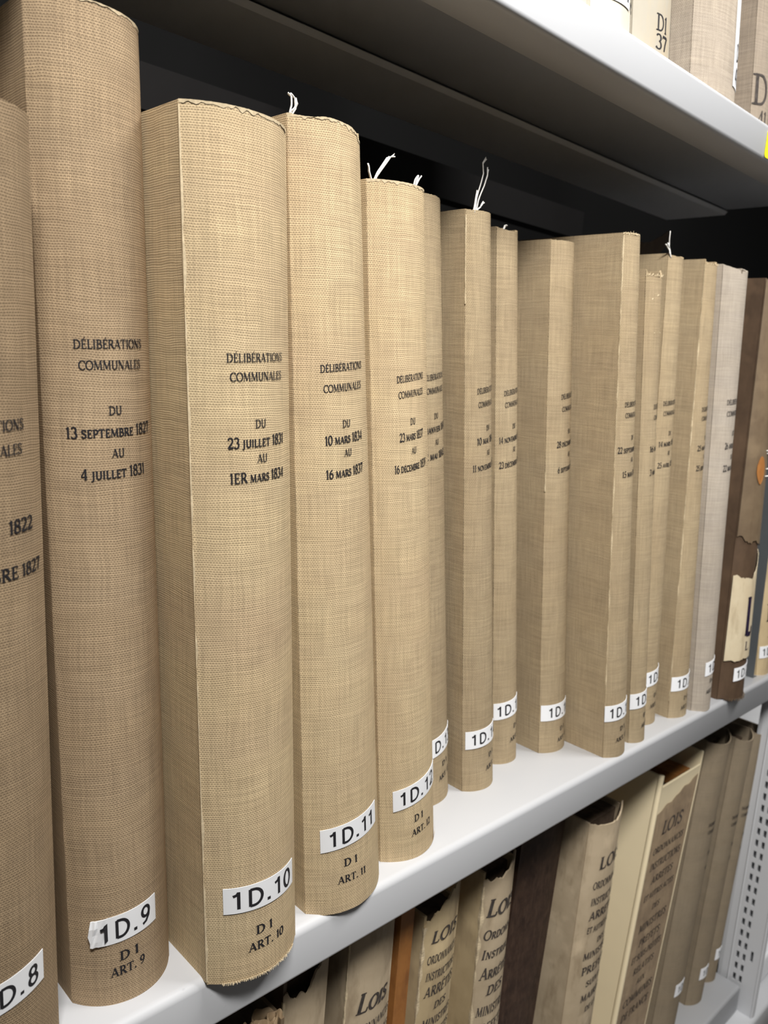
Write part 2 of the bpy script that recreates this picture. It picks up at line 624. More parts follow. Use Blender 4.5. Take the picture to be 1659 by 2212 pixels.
    # ---- lettering on the spine
    def line(s, v, f, txt, qc, z, cap, width=None, tilt=0., style={}, off=.00016, align='c', fan=0.):
        wd, pol = text_polys(txt, style)
        kx = (width / wd) if width else cap * style.get('cond', 1.)
        L = s.arclen(z)
        x0 = {'c': wd / 2, 'l': 0}[align]

        def mp(x, y):
            tx = (x - x0) * kx
            g = 1 + fan * (x / wd - .5)
            return s.sp(qc + tx / L, z + (y - .5) * cap * g + tilt * tx, off)
        a, b = ribbons(pol, mp)
        n = len(v)
        v += a
        f += [tuple(n + i for i in q) for q in b]

    def lines(s, name, items, mat, parent=None):
        v, f = [], []
        for it in items:
            s.line(v, f, **it)
        return mesh_obj(name, v, f, mat, parent or s.o)

    def label(s, txt, q0, length, zc, height=.0152, tilt=.08, peel=False, cap=.0093, mat='label', x0=.0035, fan=0., fit=None):
        """white tape label wrapped over the spine, lettering its sub-part"""
        L = s.arclen(zc)
        n, m = 28, 4
        v, f = [], []
        for lay, off in ((0, .00045), (1, .0001)):
            for j in range(m + 1):
                for i in range(n + 1):
                    t = i / n * length
                    o2 = off
                    dz = 0
                    if peel and i < 7:
                        k = (1 - i / 7)
                        o2 += k * .0016 * (1 + noise.noise((i * .7, j * .9, 3))) * (1 if lay == 0 else .7)
                        if j == 0:
                            dz = .0012 * k * (1 + noise.noise((i * 1.3, 7, 3)))
                        if i == 0:
                            t += .0012 * noise.noise((j * 1.7, 1, 2))
                    q = min(q0 + t / L, 1.0)
                    z = zc + (j / m - .5) * height + tilt * (t - length / 2) + dz
                    v.append(s.sp(q, z, o2))
        N = (n + 1) * (m + 1)
        for j in range(m):
            for i in range(n):
                a = j * (n + 1) + i
                q = (a, a + 1, a + n + 2, a + n + 1)
                f.append(q)
                f.append(tuple(N + k for k in q)[::-1])
        for i in range(n):
            f.append((i, N + i, N + i + 1, i + 1))
            a = m * (n + 1) + i
            f.append((a, a + 1, N + a + 1, N + a))
        for j in range(m):
            a = j * (n + 1)
            f.append((a, a + n + 1, N + a + n + 1, N + a))
        lab = mesh_obj('shelf_label', v, f, M[mat], s.o)
        lab['label'] = 'white tape label ' + ('reading ' + txt if txt[3:].isdigit() and int(txt[3:]) < 13 else 'starting 1D')
        if txt:
            vv, ff = [], []
            st = dict(sans=True, thick=.158, track=.15, space=.5)
            wd, pol = text_polys(txt, st)

            def mp(x, y):
                tx = x0 + x * ((length - x0 - fit) / wd if fit else cap * 1.02)
                return s.sp(min(q0 + tx / L, 1), zc + (y - .5) * cap + tilt * (tx - length / 2), .00056 + (.0016 if peel and tx < .008 else 0))
            a, b = ribbons(pol, mp)
            mesh_obj('label_lettering', a, b, M['ink'], lab)
        return lab

    def threads(s, q, z0, strands, mat='thread'):
        """loose thread ends standing out of the spine head; strand = list of (dx,dy,dz) points"""
        mb = MB()
        b = s.sp(q, z0, -.001)
        for pts in strands:
            P = [b + Vector(p) for p in pts]
            # subdivide
            Q = []
            for i in range(len(P) - 1):
                for k in range(4):
                    t = k / 4
                    Q.append(P[i].lerp(P[i + 1], t) + Vector((noise.noise((i + t, 1, len(strands))), 0, noise.noise((i + t, 5, 2)))) * .0004)
            Q.append(P[-1])
            for r in range(3):
                o = Vector((rnd.uniform(-.0005, .0005), rnd.uniform(-.0005, .0005), 0))
                e = Vector((rnd.uniform(-.0016, .0016), 0, rnd.uniform(-.002, .001)))
                mb.tube([p + o + e * (i / len(Q)) ** 4 for i, p in enumerate(Q)], .00042, 5)
        return mb.build('loose_thread', M[mat], s.o, True)

    def worn_crease(s, z0, z1, q=0., width=.0026, mat='worn_soft'):
        """worn pale ridge along the left joint"""
        n = 90
        v, f = [], []
        sd = rnd.uniform(0, 50)
        for i in range(n + 1):
            z = z0 + (z1 - z0) * i / n
            wv = width * max(.04, .5 + 1.1 * noise.noise((z * 70, sd, 0)) + .7 * noise.noise((z * 9, sd, 5)))
            L = s.arclen(z)
            a = s.sp(q, z, .0002)
            v.append(s.at(-.0002, wv * .5 + .0004, z))
            v.append(a + Vector((-.0005, -.0005, 0)) * (.7 + noise.noise((z * 160, sd, 4))))
            v.append(s.sp(q + wv / L, z, .0003))
        for i in range(n):
            for k in (0, 1):
                f.append((3 * i + k, 3 * i + k + 1, 3 * i + k + 4, 3 * i + k + 3))
        return mesh_obj('worn_joint', v, f, M[mat], s.o)

    def rim(s, top=None, q0=0., q1=1., hgt=.0016, mat='worn_soft'):
        """pale worn cloth along the head of the spine"""
        n = 60
        v, f = [], []
        sd = rnd.uniform(0, 50)
        for i in range(n + 1):
            q = q0 + (q1 - q0) * i / n
            z = s.h + (top(q) if top else 0) + .0005
            hh = hgt * max(.15, .8 + 1.2 * noise.noise((q * 22, sd, 2)))
            v += [s.sp(q, z - hh, .0000), s.sp(q, z + .0002 * noise.noise((q * 90, sd, 7)), .00012), s.sp(q, z, -.0014)]
        for i in range(n):
            for k in (0, 1):
                f.append((3 * i + k, 3 * i + 3 + k, 3 * i + 4 + k, 3 * i + 1 + k))
        return mesh_obj('worn_edge', v, f, M[mat], s.o)

    def fringe(s, z, n, ln, q0=.02, q1=.98, up=False, mat='worn'):
        mb = MB()
        for i in range(n):
            q = q0 + (q1 - q0) * (i + rnd.uniform(-.4, .4)) / n
            p = s.sp(q, z + rnd.uniform(-.0003, .0006), .0002)
            d = Vector((rnd.uniform(-.4, .4), rnd.uniform(-.5, .1), (1 if up else -1) * rnd.uniform(.5, 1))).normalized()
            mb.tube([p, p + d * ln * rnd.uniform(.4, 1)], [.00022, .00012], 4)
        return mb.build('frayed_edge', M[mat], s.o)


SERIF = dict(thick=.17, thin=.085, track=.0)
BOLD = dict(thick=.18, thin=.10, track=.02, small=.74)
MARK = dict(thick=.19, thin=.09, track=.06, space=1.0)
MID_GROUP = 'linen-bound registers on the middle shelf'


def title(b, l1w, l2w, qc, zs, tilt, d1, d2, d1w=None, d2w=None, k=1., blur=False):
    """Délibérations communales du … au …; zs = heights of the six lines"""
    it = []
    it.append(dict(txt='DÉLIBÉRATIONS', qc=qc, z=zs[0], cap=.0041 * k, width=l1w, tilt=tilt, style=SERIF))
    it.append(dict(txt='COMMUNALES', qc=qc + .003, z=zs[1], cap=.0041 * k, width=l2w, tilt=tilt, style=SERIF))
    it.append(dict(txt='DU', qc=qc, z=zs[2], cap=.0041 * k, width=.0066 * l1w / .0356, tilt=tilt, style=SERIF))
    it.append(dict(txt=d1, qc=qc, z=zs[3], cap=.0052 * k, width=d1w, tilt=tilt, style=BOLD))
    it.append(dict(txt='AU', qc=qc + .01, z=zs[4], cap=.0041 * k, width=.0064 * l1w / .0356, tilt=tilt, style=SERIF))
    it.append(dict(txt=d2, qc=qc, z=zs[5], cap=.0052 * k, width=d2w, tilt=tilt, style=BOLD))
    return b.lines('title_lettering', it, M['ink'])


def mark(b, num, q1, z1, q2, z2, tilt, w1=.0108, w2=.022, cap=None):
    cap = cap or (.0052 if int(num) < 13 else .0043)
    it = [dict(txt='D 1', qc=q1, z=z1, cap=cap, width=w1, tilt=tilt, style=MARK)]
    it.append(dict(txt='ART. ' + num, qc=q2, z=z2, cap=cap * .95, width=w2, tilt=tilt, style=MARK))
    return b.lines('shelfmark_lettering', it, M['ink'])


# ------------------------------------------------------------------ the room
def room():
    def slab(name, a, b, mat):
        mb = MB()
        mb.box(a, b)
        return structure(mb.build(name, M[mat]))
    slab('floor', (-1.6, -2.0, -.66), (4.2, .7, -.62), 'floor')
    slab('ceiling', (-1.6, -2.0, 2.0), (4.2, .7, 2.04), 'wall')
    slab('wall_front', (-1.6, -2.04, -.62), (4.2, -2.0, 2.0), 'wall')
    slab('wall_back', (-1.6, .66, -.62), (4.2, .70, 2.0), 'wall_in_shade')


room()


# ------------------------------------------------------------------ steel shelving
def extrude_profile(name, prof, x0, x1, mat, parent, thick, nx=1, smooth=True):
    v, f = [], []
    for i in range(nx + 1):
        x = x0 + (x1 - x0) * i / nx
        for y, z in prof:
            v.append((x, y, z))
    n = len(prof)
    for i in range(nx):
        for k in range(n - 1):
            a = i * n + k
            f.append((a, a + n, a + n + 1, a + 1))
    o = mesh_obj(name, v, f, mat, parent, smooth=smooth)
    bm = bmesh.new()
    bm.from_mesh(o.data)
    for e in bm.edges:
        if len(e.link_faces) == 2 and e.calc_face_angle(0) > .5:
            e.smooth = False
    bm.to_mesh(o.data)
    bm.free()
    md = o.modifiers.new('thickness', 'SOLIDIFY')
    md.thickness = thick
    md.offset = 1.0
    return o


def fillet(cy, cz, r, a0, a1, n=6):
    return [(cy + r * math.cos(math.radians(a0 + (a1 - a0) * i / n)), cz + r * math.sin(math.radians(a0 + (a1 - a0) * i / n))) for i in range(n + 1)]


def shelf(name, z, fh, x0, x1, label, depth=.262):
    root = thing(name, (0, 0, z), label, 'shelf')
    r = .0036
    prof = [(depth, 0)] + fillet(r, -r, r, 90, 180) + fillet(r * .7, -fh + r * .7, r * .7, 180, 270) + [(.031, -fh), (.0315, -fh + .008)]
    extrude_profile('shelf_tray', prof, x0, x1, M['paint'], root, -.0014)
    # stiffening channel and rear lip under the tray
    ch = [(.176, -.0018), (.179, -.0055), (.256, -.0055), (.2615, -.0055), (.2615, -.0018)]
    extrude_profile('stiffener', ch, x0, x1, M['paint'], root, -.0012, smooth=False)
    return root


shelf('metal_shelf', .5808, .0289, -.62, 1.098, 'upper pale grey metal shelf with folded front edge above the linen registers')
shelf('metal_shelf', 0, .0315, -.62, 1.098, 'middle pale grey metal shelf carrying the row of linen registers')
shelf('metal_shelf', -.4797, .0385, -.62, 1.098, 'lowest pale grey metal shelf under the old vellum books')
nb = shelf('metal_shelf', -.4797, .0385, 1.118, 2.1, 'lowest grey metal shelf of the next bay beyond the slotted post')

# rear shelving members, the deep shade put into their colour
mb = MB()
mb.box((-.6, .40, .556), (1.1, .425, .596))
tag(mb.build('tie_beam', M['steel_in_shade']), 'steel tie beam coloured as in deep shade, running behind the registers under the upper shelf', 'beam')

# plinth
prof = [(.3, -.5225)] + fillet(-.024 + .004, -.5225 - .004, .004, 90, 180) + [(-.024, -.6195)]
o = extrude_profile('base_plinth', prof, -.62, 2.1, M['paint'], None, -.0015)
tag(o, 'grey steel base plinth below the lowest shelf and the post', 'plinth')


# slotted upright
def upright():
    root = thing('shelf_upright', (1.105, 0, -.5220), 'grey slotted steel upright post at the right end of the lowest shelf', 'post')
    x = 0.0
    z0, z1 = 0.0, 1.62
    # slotted left face: grid with cells left out
    ys = [-.018, -.0090, -.0054, .0008, .0048, .0093, .0133, .0185]
    zs = [z0]
    k = 0
    zc = .0490
    rows = []
    while zc + .006 < z1 - .05:
        rows.append((zc - .0052, zc + .0052))
        zc += .0173
    big = (.083, .099)
    cuts = sorted(set([z0, z1] + [c for r in rows for c in r] + list(big)))
    v, f = [], []
    idx = {}

    def vid(a, b):
        if (a, b) not in idx:
            idx[(a, b)] = len(v)
            v.append((x, ys[a], cuts[b]))
        return idx[(a, b)]
    for a in range(len(ys) - 1):
        for b in range(len(cuts) - 1):
            zm = (cuts[b] + cuts[b + 1]) / 2
            hole = False
            if a in (3, 5) and any(r[0] < zm < r[1] for r in rows):
                hole = True
            if a == 1 and big[0] < zm < big[1]:
                hole = True
            if not hole:
                f.append((vid(a, b), vid(a, b + 1), vid(a + 1, b + 1), vid(a + 1, b)))
    o = mesh_obj('slotted_face', v, f, M['paint'], root)
    md = o.modifiers.new('thickness', 'SOLIDIFY')
    md.thickness = .0015
    md.offset = -1
    # the rest of the folded section
    prof = [(0, .0185), (.003, .0200), (.003, .0300), (.0035, .034), (.010, .034), (.010, -.0175), (.0085, -.0195), (.0035, -.0195), (.001, -.0190), (0, -.018)]
    v, f = [], []
    for z in (z0, z1):
        for a, b in prof:
            v.append((a, b, z))
    n = len(prof)
    for i in range(n - 1):
        f.append((i, i + 1, n + i + 1, n + i))
    o = mesh_obj('post_channel', v, f, M['paint'], root)
    md = o.modifiers.new('thickness', 'SOLIDIFY')
    md.thickness = .0015
    md.offset = -1


upright()

# yellow sticker on the upper shelf edge
v, f = [], []
pts = []
for cx, cz, a0 in ((.0035, .0035, 180), (.0565, .0035, 270), (.0565, .0205, 0), (.0035, .0205, 90)):
    for i in range(6):
        t = math.radians(a0 + 18 * i)
        pts.append((cx + .003 * math.cos(t), cz + .003 * math.sin(t)))
for y in (0, -.0003):
    v += [(a, y, b) for a, b in pts]
n = len(pts)
f = [tuple(range(n)), tuple(range(2 * n - 1, n - 1, -1))] + [(i, (i + 1) % n, n + (i + 1) % n, n + i) for i in range(n)]
o = mesh_obj('shelf_sticker', v, f, M['yellow'])
o.location = (.7742, -.0016, .5528)
tag(o, 'yellow rounded sticker on the front edge of the upper shelf', 'sticker')


# ------------------------------------------------------------------ middle shelf: the linen registers
def register(key, label, mat, b, group=MID_GROUP, depth=.22, **kw):
    bk = Book(*b, depth=depth)
    bk.root('linen_register', label, 'book', group)
    bk.spine(mat, **kw)
    bk.board(0, mat)
    bk.board(1, mat)
    bk.block(M['pages'])
    return bk


TAU = .0489
# columns: Bx By Bz h lx tau beta rho wb wt
b8 = register('8', 'tan linen register cut by the left photo edge, label ending in D.8', M['linen_brown'],
              (.0800, .012, 0, .4270, .022, TAU * .3, .26, .02, .062, .060), top=lambda q: .0015 * math.sin(math.pi * q))
b8.lines('title_lettering', [
    dict(txt='DÉLIBÉRATIONS', qc=.55, z=.304, cap=.0045, width=.036, tilt=.06, style=SERIF),
    dict(txt='COMMUNALES', qc=.55, z=.294, cap=.0045, width=.033, tilt=.06, style=SERIF),
    ], M['ink'])
b8.lines('date_lettering', [
    dict(txt='1822', qc=.76, z=.263, cap=.0058, tilt=.06, style=BOLD),
    dict(txt='OCTOBRE 1827', qc=.6, z=.243, cap=.0055, tilt=.06, style=BOLD)], M['ink'])
b8.label('1D.8', .30, .036, .0505, tilt=.16, x0=.006)

b9 = register('9', 'brown linen register labelled 1D.9 with deep rounded spine, tallest in view', M['linen_warm_shaded'],
              (.1553, .0278, 0, .4850, .0312, TAU, .30, .0187, .0557, .0534), ns=44)
title(b9, .0356, .0321, .507, (.3405, .331, .310, .3003, .290, .2808), .055, '13 septembre 1827', '4 juillet 1831', .0456, .034)
b9.rim(hgt=.0012)
b9.label('1D.9', .175, .0355, .0448, tilt=.105, peel=True, x0=.0045, cap=.0100, fit=.0025)
mark(b9, '9', .455, .0288, .444, .0205, .10, .0107, .0185)

b10 = register('10', 'broad pale linen register labelled 1D.10 with frayed white joint and foot', M['linen_gold'],
               (.2167, -.0034, 0, .4518, .0434, TAU, .22, .026, .0607, .0603), ns=44, rough=.0006)
title(b10, .0358, .0331, .538, (.3391, .330, .3068, .298, .2895, .2805), .05, '23 juillet 1831', '1ER mars 1834', .0365, .0354)
b10.label('1D.10', .147, .0492, .0498, tilt=-.03, cap=.0102, x0=.0045, fit=.0022)
mark(b10, '10', .492, .0291, .522, .0197, .0, .0115, .0246)
b10.worn_crease(.002, .450, width=.0014)
b10.fringe(.0012, 110, .0018, .12, .88)
b10.rim()

top11 = lambda q: -.0035 * max(0, q - .45) - (.0018 if q > .86 else 0) - .0012 * max(0, math.sin(q * 9))
b11 = register('11', 'pale linen register labelled 1D.11 with curled white thread on top', M['linen_gold'],
               (.2939, .0076, 0, .4655, .0595, TAU, .22, .0357, .063, .0504), ns=44,
               top=top11)
title(b11, .032, .0291, .51, (.3375, .3264, .306, .2977, .2895, .2786), .10, '10 mars 1834', '16 mars 1837', .0291, .0291)
b11.label('1D.11', .144, .0465, .0532, tilt=.105, cap=.0100, x0=.0055, fit=.0030)
mark(b11, '11', .437, .0338, .457, .0226, .0, .0107, .0223)
b11.threads(.02, .466, [[(0, 0, -.002), (.0015, 0, .004), (.001, .0, .0085), (-.0015, 0, .010)], [(.001, 0, -.002), (.0042, 0, .003), (.0035, 0, .008), (.001, 0, .0095)],
                        [(0, 0, 0), (.003, 0, .003), (.0045, 0, .006), (.003, 0, .009)]])
b11.rim(top11)

b12 = register('12', 'pale linen register labelled 1D.12 with one turned-up bottom corner', M['linen_gold'],
               (.3685, .0181, 0, .4477, .0804, TAU, .22, .0482, .0541, .0492), ns=44)
title(b12, .0240, .0222, .505, (.3337, .324, .3065, .2975, .288, .278), .125, '23 mars 1837', '16 décembre 1839', .0215, .0295)
b12.label('1D.12', .155, .045, .0512, tilt=.19, cap=.0098, x0=.005, fit=.0035)
mark(b12, '12', .50, .0315, .556, .0216, .12, .009, .0204)
b12.threads(.06, .448, [[(0, 0, -.002), (-.003, 0, .004), (-.004, 0, .0075)], [(0, 0, -.002), (.006, 0, .006), (.0135, 0, .0155), (.0165, 0, .0175)], [(.001, 0, -.002), (.0045, 0, .005), (.012, 0, .0150)]])
b12.threads(.62, .448, [[(0, 0, -.002), (.0025, 0, .003), (.0045, 0, .0062)], [(0, 0, -.002), (.001, 0, .0035), (.0028, 0, .0065)]])
b12.rim()
# turned-up corner of the cloth at the foot
v = [b12.sp(.80, .0012, .0006), b12.sp(.985, .0015, .0008), b12.sp(.985, .019, .0008), b12.sp(.90, .0085, .0010)]
o = mesh_obj('turned_corner', v, [(0, 1, 2, 3)], M['worn'], b12.o)
o['label'] = 'pale folded cloth corner'

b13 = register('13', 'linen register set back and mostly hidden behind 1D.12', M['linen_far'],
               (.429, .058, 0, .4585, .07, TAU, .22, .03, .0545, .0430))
title(b13, .027, .025, .60, (.3355, .326, .3075, .2985, .2885, .279), .14, '20 janvier 1840', '12 mai 1842', .034, .029)
b13.label('1D.13', .30, .040, .0505, tilt=.16)
mark(b13, '13', .72, .033, .72, .0225, .14, .0095, .020)

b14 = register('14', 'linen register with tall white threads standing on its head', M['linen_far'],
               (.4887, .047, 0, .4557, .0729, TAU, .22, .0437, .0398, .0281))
title(b14, .0226, .0208, .60, (.3287, .3185, .3000, .2910, .281, .271), .15, '10 mai 1842', '11 novembre 1843', .0235, .031)
b14.label('1D.14', .055, .037, .0475, tilt=.07, x0=.005)
mark(b14, '14', .70, .0300, .74, .0200, .13, .009, .021)
b14.threads(.22, .4557, [[(0, 0, -.002), (.001, 0, .008), (.004, .0, .018), (.006, 0, .026), (.0045, 0, .033), (.0075, 0, .037)],
                         [(.001, 0, -.002), (.003, 0, .007), (.008, 0, .018), (.0105, 0, .026), (.010, 0, .031)],
                         [(-.001, 0, -.002), (.0005, 0, .006), (.002, 0, .014)], [(.002, 0, 0), (.007, 0, .004), (.009, 0, .007)]])
b14.worn_crease(.39, .452, width=.0008)

b15 = register('15', 'narrow linen register set back, next right of the one with tall threads', M['linen_far'],
               (.5468, .0619, 0, .4538, .0809, TAU, .22, .0485, .0343, .0264), top=lambda q: -.0022 * math.sin(math.pi * q))
title(b15, .0222, .0205, .57, (.328, .3185, .3, .2905, .281, .270), .17, '14 novembre 1843', '23 décembre 1845', .031, .031)
b15.label('1D.15', .02, .034, .0525, tilt=.10, x0=.003)
mark(b15, '15', .72, .0345, .72, .0235, .13, .009, .02)
b15.threads(.2, .454, [[(0, 0, -.002), (.0015, 0, .0015), (.003, 0, .002)]])

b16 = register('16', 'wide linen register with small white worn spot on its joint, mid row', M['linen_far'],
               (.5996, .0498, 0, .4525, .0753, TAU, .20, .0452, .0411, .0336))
title(b16, .0250, .023, .66, (.3275, .3170, .297, .2875, .277, .2655), .13, '28 décembre 1845', '6 septembre 1848', .033, .030)
b16.label('1D.16', .027, .040, .0405, tilt=.0, x0=.0075)
mark(b16, '16', .62, .0225, .66, .0125, .1, .009, .02)
b16.worn_crease(.245, .262, width=.0010)

b17 = register('17', 'large linen register with broad cover side showing, left of the short one', M['linen_far'],
               (.6424, .0083, 0, .4616, .0775, TAU, .20, .0465, .0374, .0257))
title(b17, .0225, .021, .58, (.3247, .3155, .296, .2862, .277, .265), .08, '22 septembre 1848', '15 mai 1851', .034, .024)
b17.label('1D.17', .0, .037, .0455, tilt=.06, x0=.0045)
mark(b17, '17', .55, .0285, .55, .0185, .1, .009, .02)
b17.worn_crease(.05, .46, width=.0007)
b17.fringe(.461, 14, .0022, .0, .5, up=True)
b17.rim(q1=.7)

b18 = register('18', 'short linen register with worn open head beside the large one', M['linen_far'],
               (.6912, .010, 0, .4385, .0923, TAU, .22, .0554, .0291, .026), top=lambda q: -.0060 * math.sin(math.pi * q) ** .7 + (.0015 if q > .85 else 0))
title(b18, .021, .0195, .80, (.3235, .3140, .296, .2862, .277, .265), .08, '16 mai 1851', '3 mars 1853', .028, .026)
b18.label('1D.18', .0, .030, .0450, tilt=.09, x0=.0055)
mark(b18, '18', .66, .0285, .70, .0185, .1, .009, .018)
b18.fringe(.434, 30, .0025, .0, .98, up=True)
b18.lines('worn_thread', [dict(txt='-', qc=.35, z=.418, cap=.014, width=.012, tilt=.5, style=dict(thick=.06, thin=.05, sans=True))], M['worn'])
b18.lines('worn_thread', [dict(txt='-', qc=.55, z=.388, cap=.012, width=.018, tilt=.03, style=dict(thick=.06, thin=.05, sans=True))], M['worn'])

b19 = register('19', 'linen register behind the short one, white thread tuft on its head', M['linen_far'],
               (.735, .027, 0, .4628, .034, TAU, .22, .03, .0377, .028), top=lambda q: -.0025 * math.sin(math.pi * q))
title(b19, .0215, .020, .46, (.327, .3175, .298, .2885, .279, .268), .12, '14 mars 1853', '25 avril 1856', .026, .026)
b19.label('1D.19', .12, .036, .0515, tilt=.14, x0=.0055)
mark(b19, '19', .60, .0320, .60, .0215, .13, .009, .02)
b19.threads(.1, .462, [[(0, 0, -.003), (-.006, 0, .006), (-.0075, 0, .013), (-.0085, 0, .020)], [(0, 0, -.003), (-.005, 0, .003), (-.011, 0, .0065), (-.0125, 0, .0085)], [(0, 0, -.003), (-.004, 0, .004), (-.009, 0, .009)]])

b20 = register('20', 'linen register with ribbed joint left of the greyish one', M['linen_far'],
               (.7814, .0155, 0, .4647, .0231, TAU, .20, .0139, .0392, .0243), top=lambda q: -.0045 * math.sin(math.pi * q) ** .5)
title(b20, .021, .0195, .64, (.3235, .3145, .295, .2855, .276, .2655), .12, '25 mai 1856', '25 juin 1859', .026, .026)
b20.label('1D.20', .02, .038, .0395, tilt=.06, x0=.0065)
mark(b20, '20', .55, .0225, .58, .0125, .12, .009, .02)
b20.worn_crease(.02, .46, width=.0009)
b20.fringe(.4605, 20, .002, .1, .98, up=True)

b21 = register('21', 'pale greyish linen register with smooth rounded spine next to the torn book', M['linen_grey'],
               (.8227, .0097, 0, .4635, .0545, TAU, .28, .0356, .037, .0459),
               top=lambda q: -.005 * math.sin(math.pi * q) - (.003 if .36 < q < .44 else 0))
title(b21, .030, .028, .56, (.332, .3205, .300, .288, .276, .265), .10, '26 avril 1859', '22 mai 1862', .026, .026, k=1.25)
b21.label('1D.21', .27, .030, .0505, tilt=.16, x0=.004)
mark(b21, '21', .55, .035, .55, .0235, .13, .008, .018, .0045)


# torn leather register
def torn():
    b = Book(.8795, .0065, 0, .4624, -.030, TAU, .25, -.012, .0590, .040, depth=.20)
    b.root('leather_register', 'torn brown leather register with large peeling paper label', 'book', None)
    b.spine(M['leather_dark_tan'], ns=44, rough=.0010, name='spine', bottom=lambda q: .0012 + .0012 * math.sin(q * 20))
    b.board(0, M['leather_dark_tan'])
    b.board(1, M['leather_dark_tan'])
    b.block(M['pages'])

    def patch(name, mat, edge_lo, edge_hi, q0, q1, off, n=30, m=10):
        v, f = [], []
        for lay, o2 in ((0, off), (1, off - .0004)):
            for j in range(m + 1):
                for i in range(n + 1):
                    q = q0 + (q1 - q0) * i / n
                    a, c = edge_lo(q), edge_hi(q)
                    v.append(b.sp(q, a + (c - a) * j / m, o2))
        N = (n + 1) * (m + 1)
        for j in range(m):
            for i in range(n):
                a = j * (n + 1) + i
                q = (a, a + 1, a + n + 2, a + n + 1)
                f.append(q)
                f.append(tuple(N + k for k in q)[::-1])
        for i in range(n):
            f.append((i, N + i, N + i + 1, i + 1))
            a = m * (n + 1) + i
            f.append((a, a + 1, N + a + 1, N + a))
        for j in range(m):
            a = j * (n + 1)
            f.append((a, a + n + 1, N + a + n + 1, N + a))
            a += n
            f.append((a, N + a, N + a + n + 1, a + n + 1))
        return mesh_obj(name, v, f, M[mat], b.o)
    nz = lambda q, s, k: k * noise.noise((q * 6, s, 0)) + k * .5 * noise.noise((q * 21, s, 3))
    # upper leather layer that has torn off below
    o = patch('torn_leather', 'leather_tan', lambda q: .180 + nz(q, 1, .006) - .012 * (q - .5), lambda q: .461, .02, .99, .0012)
    o['label'] = 'paler upper leather layer with ragged lower edge'
    o = patch('leather_flap', 'leather_orange', lambda q: .246 + .011 * (2 * (q - .35) / .2) ** 2 + nz(q, 2, .002), lambda q: .276 - .011 * (2 * (q - .35) / .2) ** 2, .25, .45, .0022)
    o['label'] = 'orange lining showing in a tear'
    o = patch('paper_label', 'paper_label', lambda q: .047 + nz(q, 4, .003) + .004 * q, lambda q: .142 + nz(q, 5, .006) + .07 * max(0, q - .45), .03, .97, .0014)
    o['label'] = 'large aged cream paper label'
    v, f = [], []
    b.line(v, f, 'L', .47, .098, .044, None, .0, dict(thick=.26, thin=.12, cond=.5), .0018)
    b.line(v, f, 'L', .46, .064, .010, None, .0, SERIF, .0018)
    mesh_obj('label_lettering', v, f, M['purple_ink'], o)
    mbx = MB()
    for z, q in ((.282, .50), (.279, .54), (.262, .58), (.254, .56)):
        p = b.sp(q, z, .001)
        mbx.tube([p, p + Vector((.004, -.003, .001)), p + Vector((.007, -.002, -.002))], .0007, 5)
    mbx.build('loose_thread', M['thread'], b.o, True)
    b.fringe(.003, 60, .004, .1, .9, mat='leather_tan')
    b.label('1D.22', .24, .036, .0330, tilt=.12, x0=.004)
    return b


torn()

# metal divider
mb = MB()
mb.box((0, 0, .0008), (.0015, .20, .42), lambda p: Vector((p.x - .10 * p.z, p.y, p.z)))
mb.box((.0016, 0, .0006), (.011, .18, .0018))
o = mb.build('shelf_divider', M['divider'])
o.location = (.9888, .010, 0)
tag(o, 'dark grey metal divider plate standing right of the torn leather book', 'divider')

# register beyond the divider
b23 = Book(1.0025, .012, 0, .44, .10, TAU, .20, .034, .034, .030, depth=.2)
b23.root('vellum_register', 'tan vellum register at the right edge beyond the metal divider', 'book', None)
b23.spine(M['vellum'])
b23.board(0, M['vellum'])
b23.board(1, M['vellum'])
b23.block(M['pages'])
b23.lines('title_lettering', [dict(txt='D', qc=.45, z=.082, cap=.022, tilt=.05, style=dict(thick=.2, thin=.1, cond=.7))], M['ink'])
b23.lines('number_lettering', [dict(txt='3', qc=.48, z=.055, cap=.011, tilt=.05, style=SERIF)], M['ink'])
b23.label('1D.23', .06, .028, .0315, tilt=.03, x0=.004)

# torn brown strip lying at the back, above the row
v, f = [], []
strip = [((.875, .20, .505), .012), ((.905, .20, .509), .014), ((.935, .20, .506), .014), ((.965, .205, .512), .015), ((1.0, .21, .527), .013), ((1.022, .215, .538), .010)]
for p, hh in strip:
    for yy in (0, .0015):
        v.append((p[0], p[1] + yy, p[2] - hh))
        v.append((p[0], p[1] + yy, p[2] + hh * .6))
for i in range(len(strip) - 1):
    a = 4 * i
    f += [(a, a + 4, a + 5, a + 1), (a + 2, a + 3, a + 7, a + 6), (a + 1, a + 5, a + 7, a + 3), (a, a + 2, a + 6, a + 4)]
o = mesh_obj('leather_strap', v, f, M['leather_tan'])
tag(o, 'torn brown leather strip in the dark behind the right-hand registers', 'strap')


# ------------------------------------------------------------------ upper shelf books
UZ = .5808
UG = 'books on the upper shelf'


def upper(name, label, mat, Bx, By, wd, h, beta=.2, lx=.075, depth=.2):
    b = Book(Bx, By, UZ, h, lx, TAU, beta, .0, wd, wd, depth=depth)
    b.root(name, label, 'book', UG)
    b.spine(mat)
    b.board(0, mat)
    b.board(1, mat)
    b.block(M['pages'])
    return b


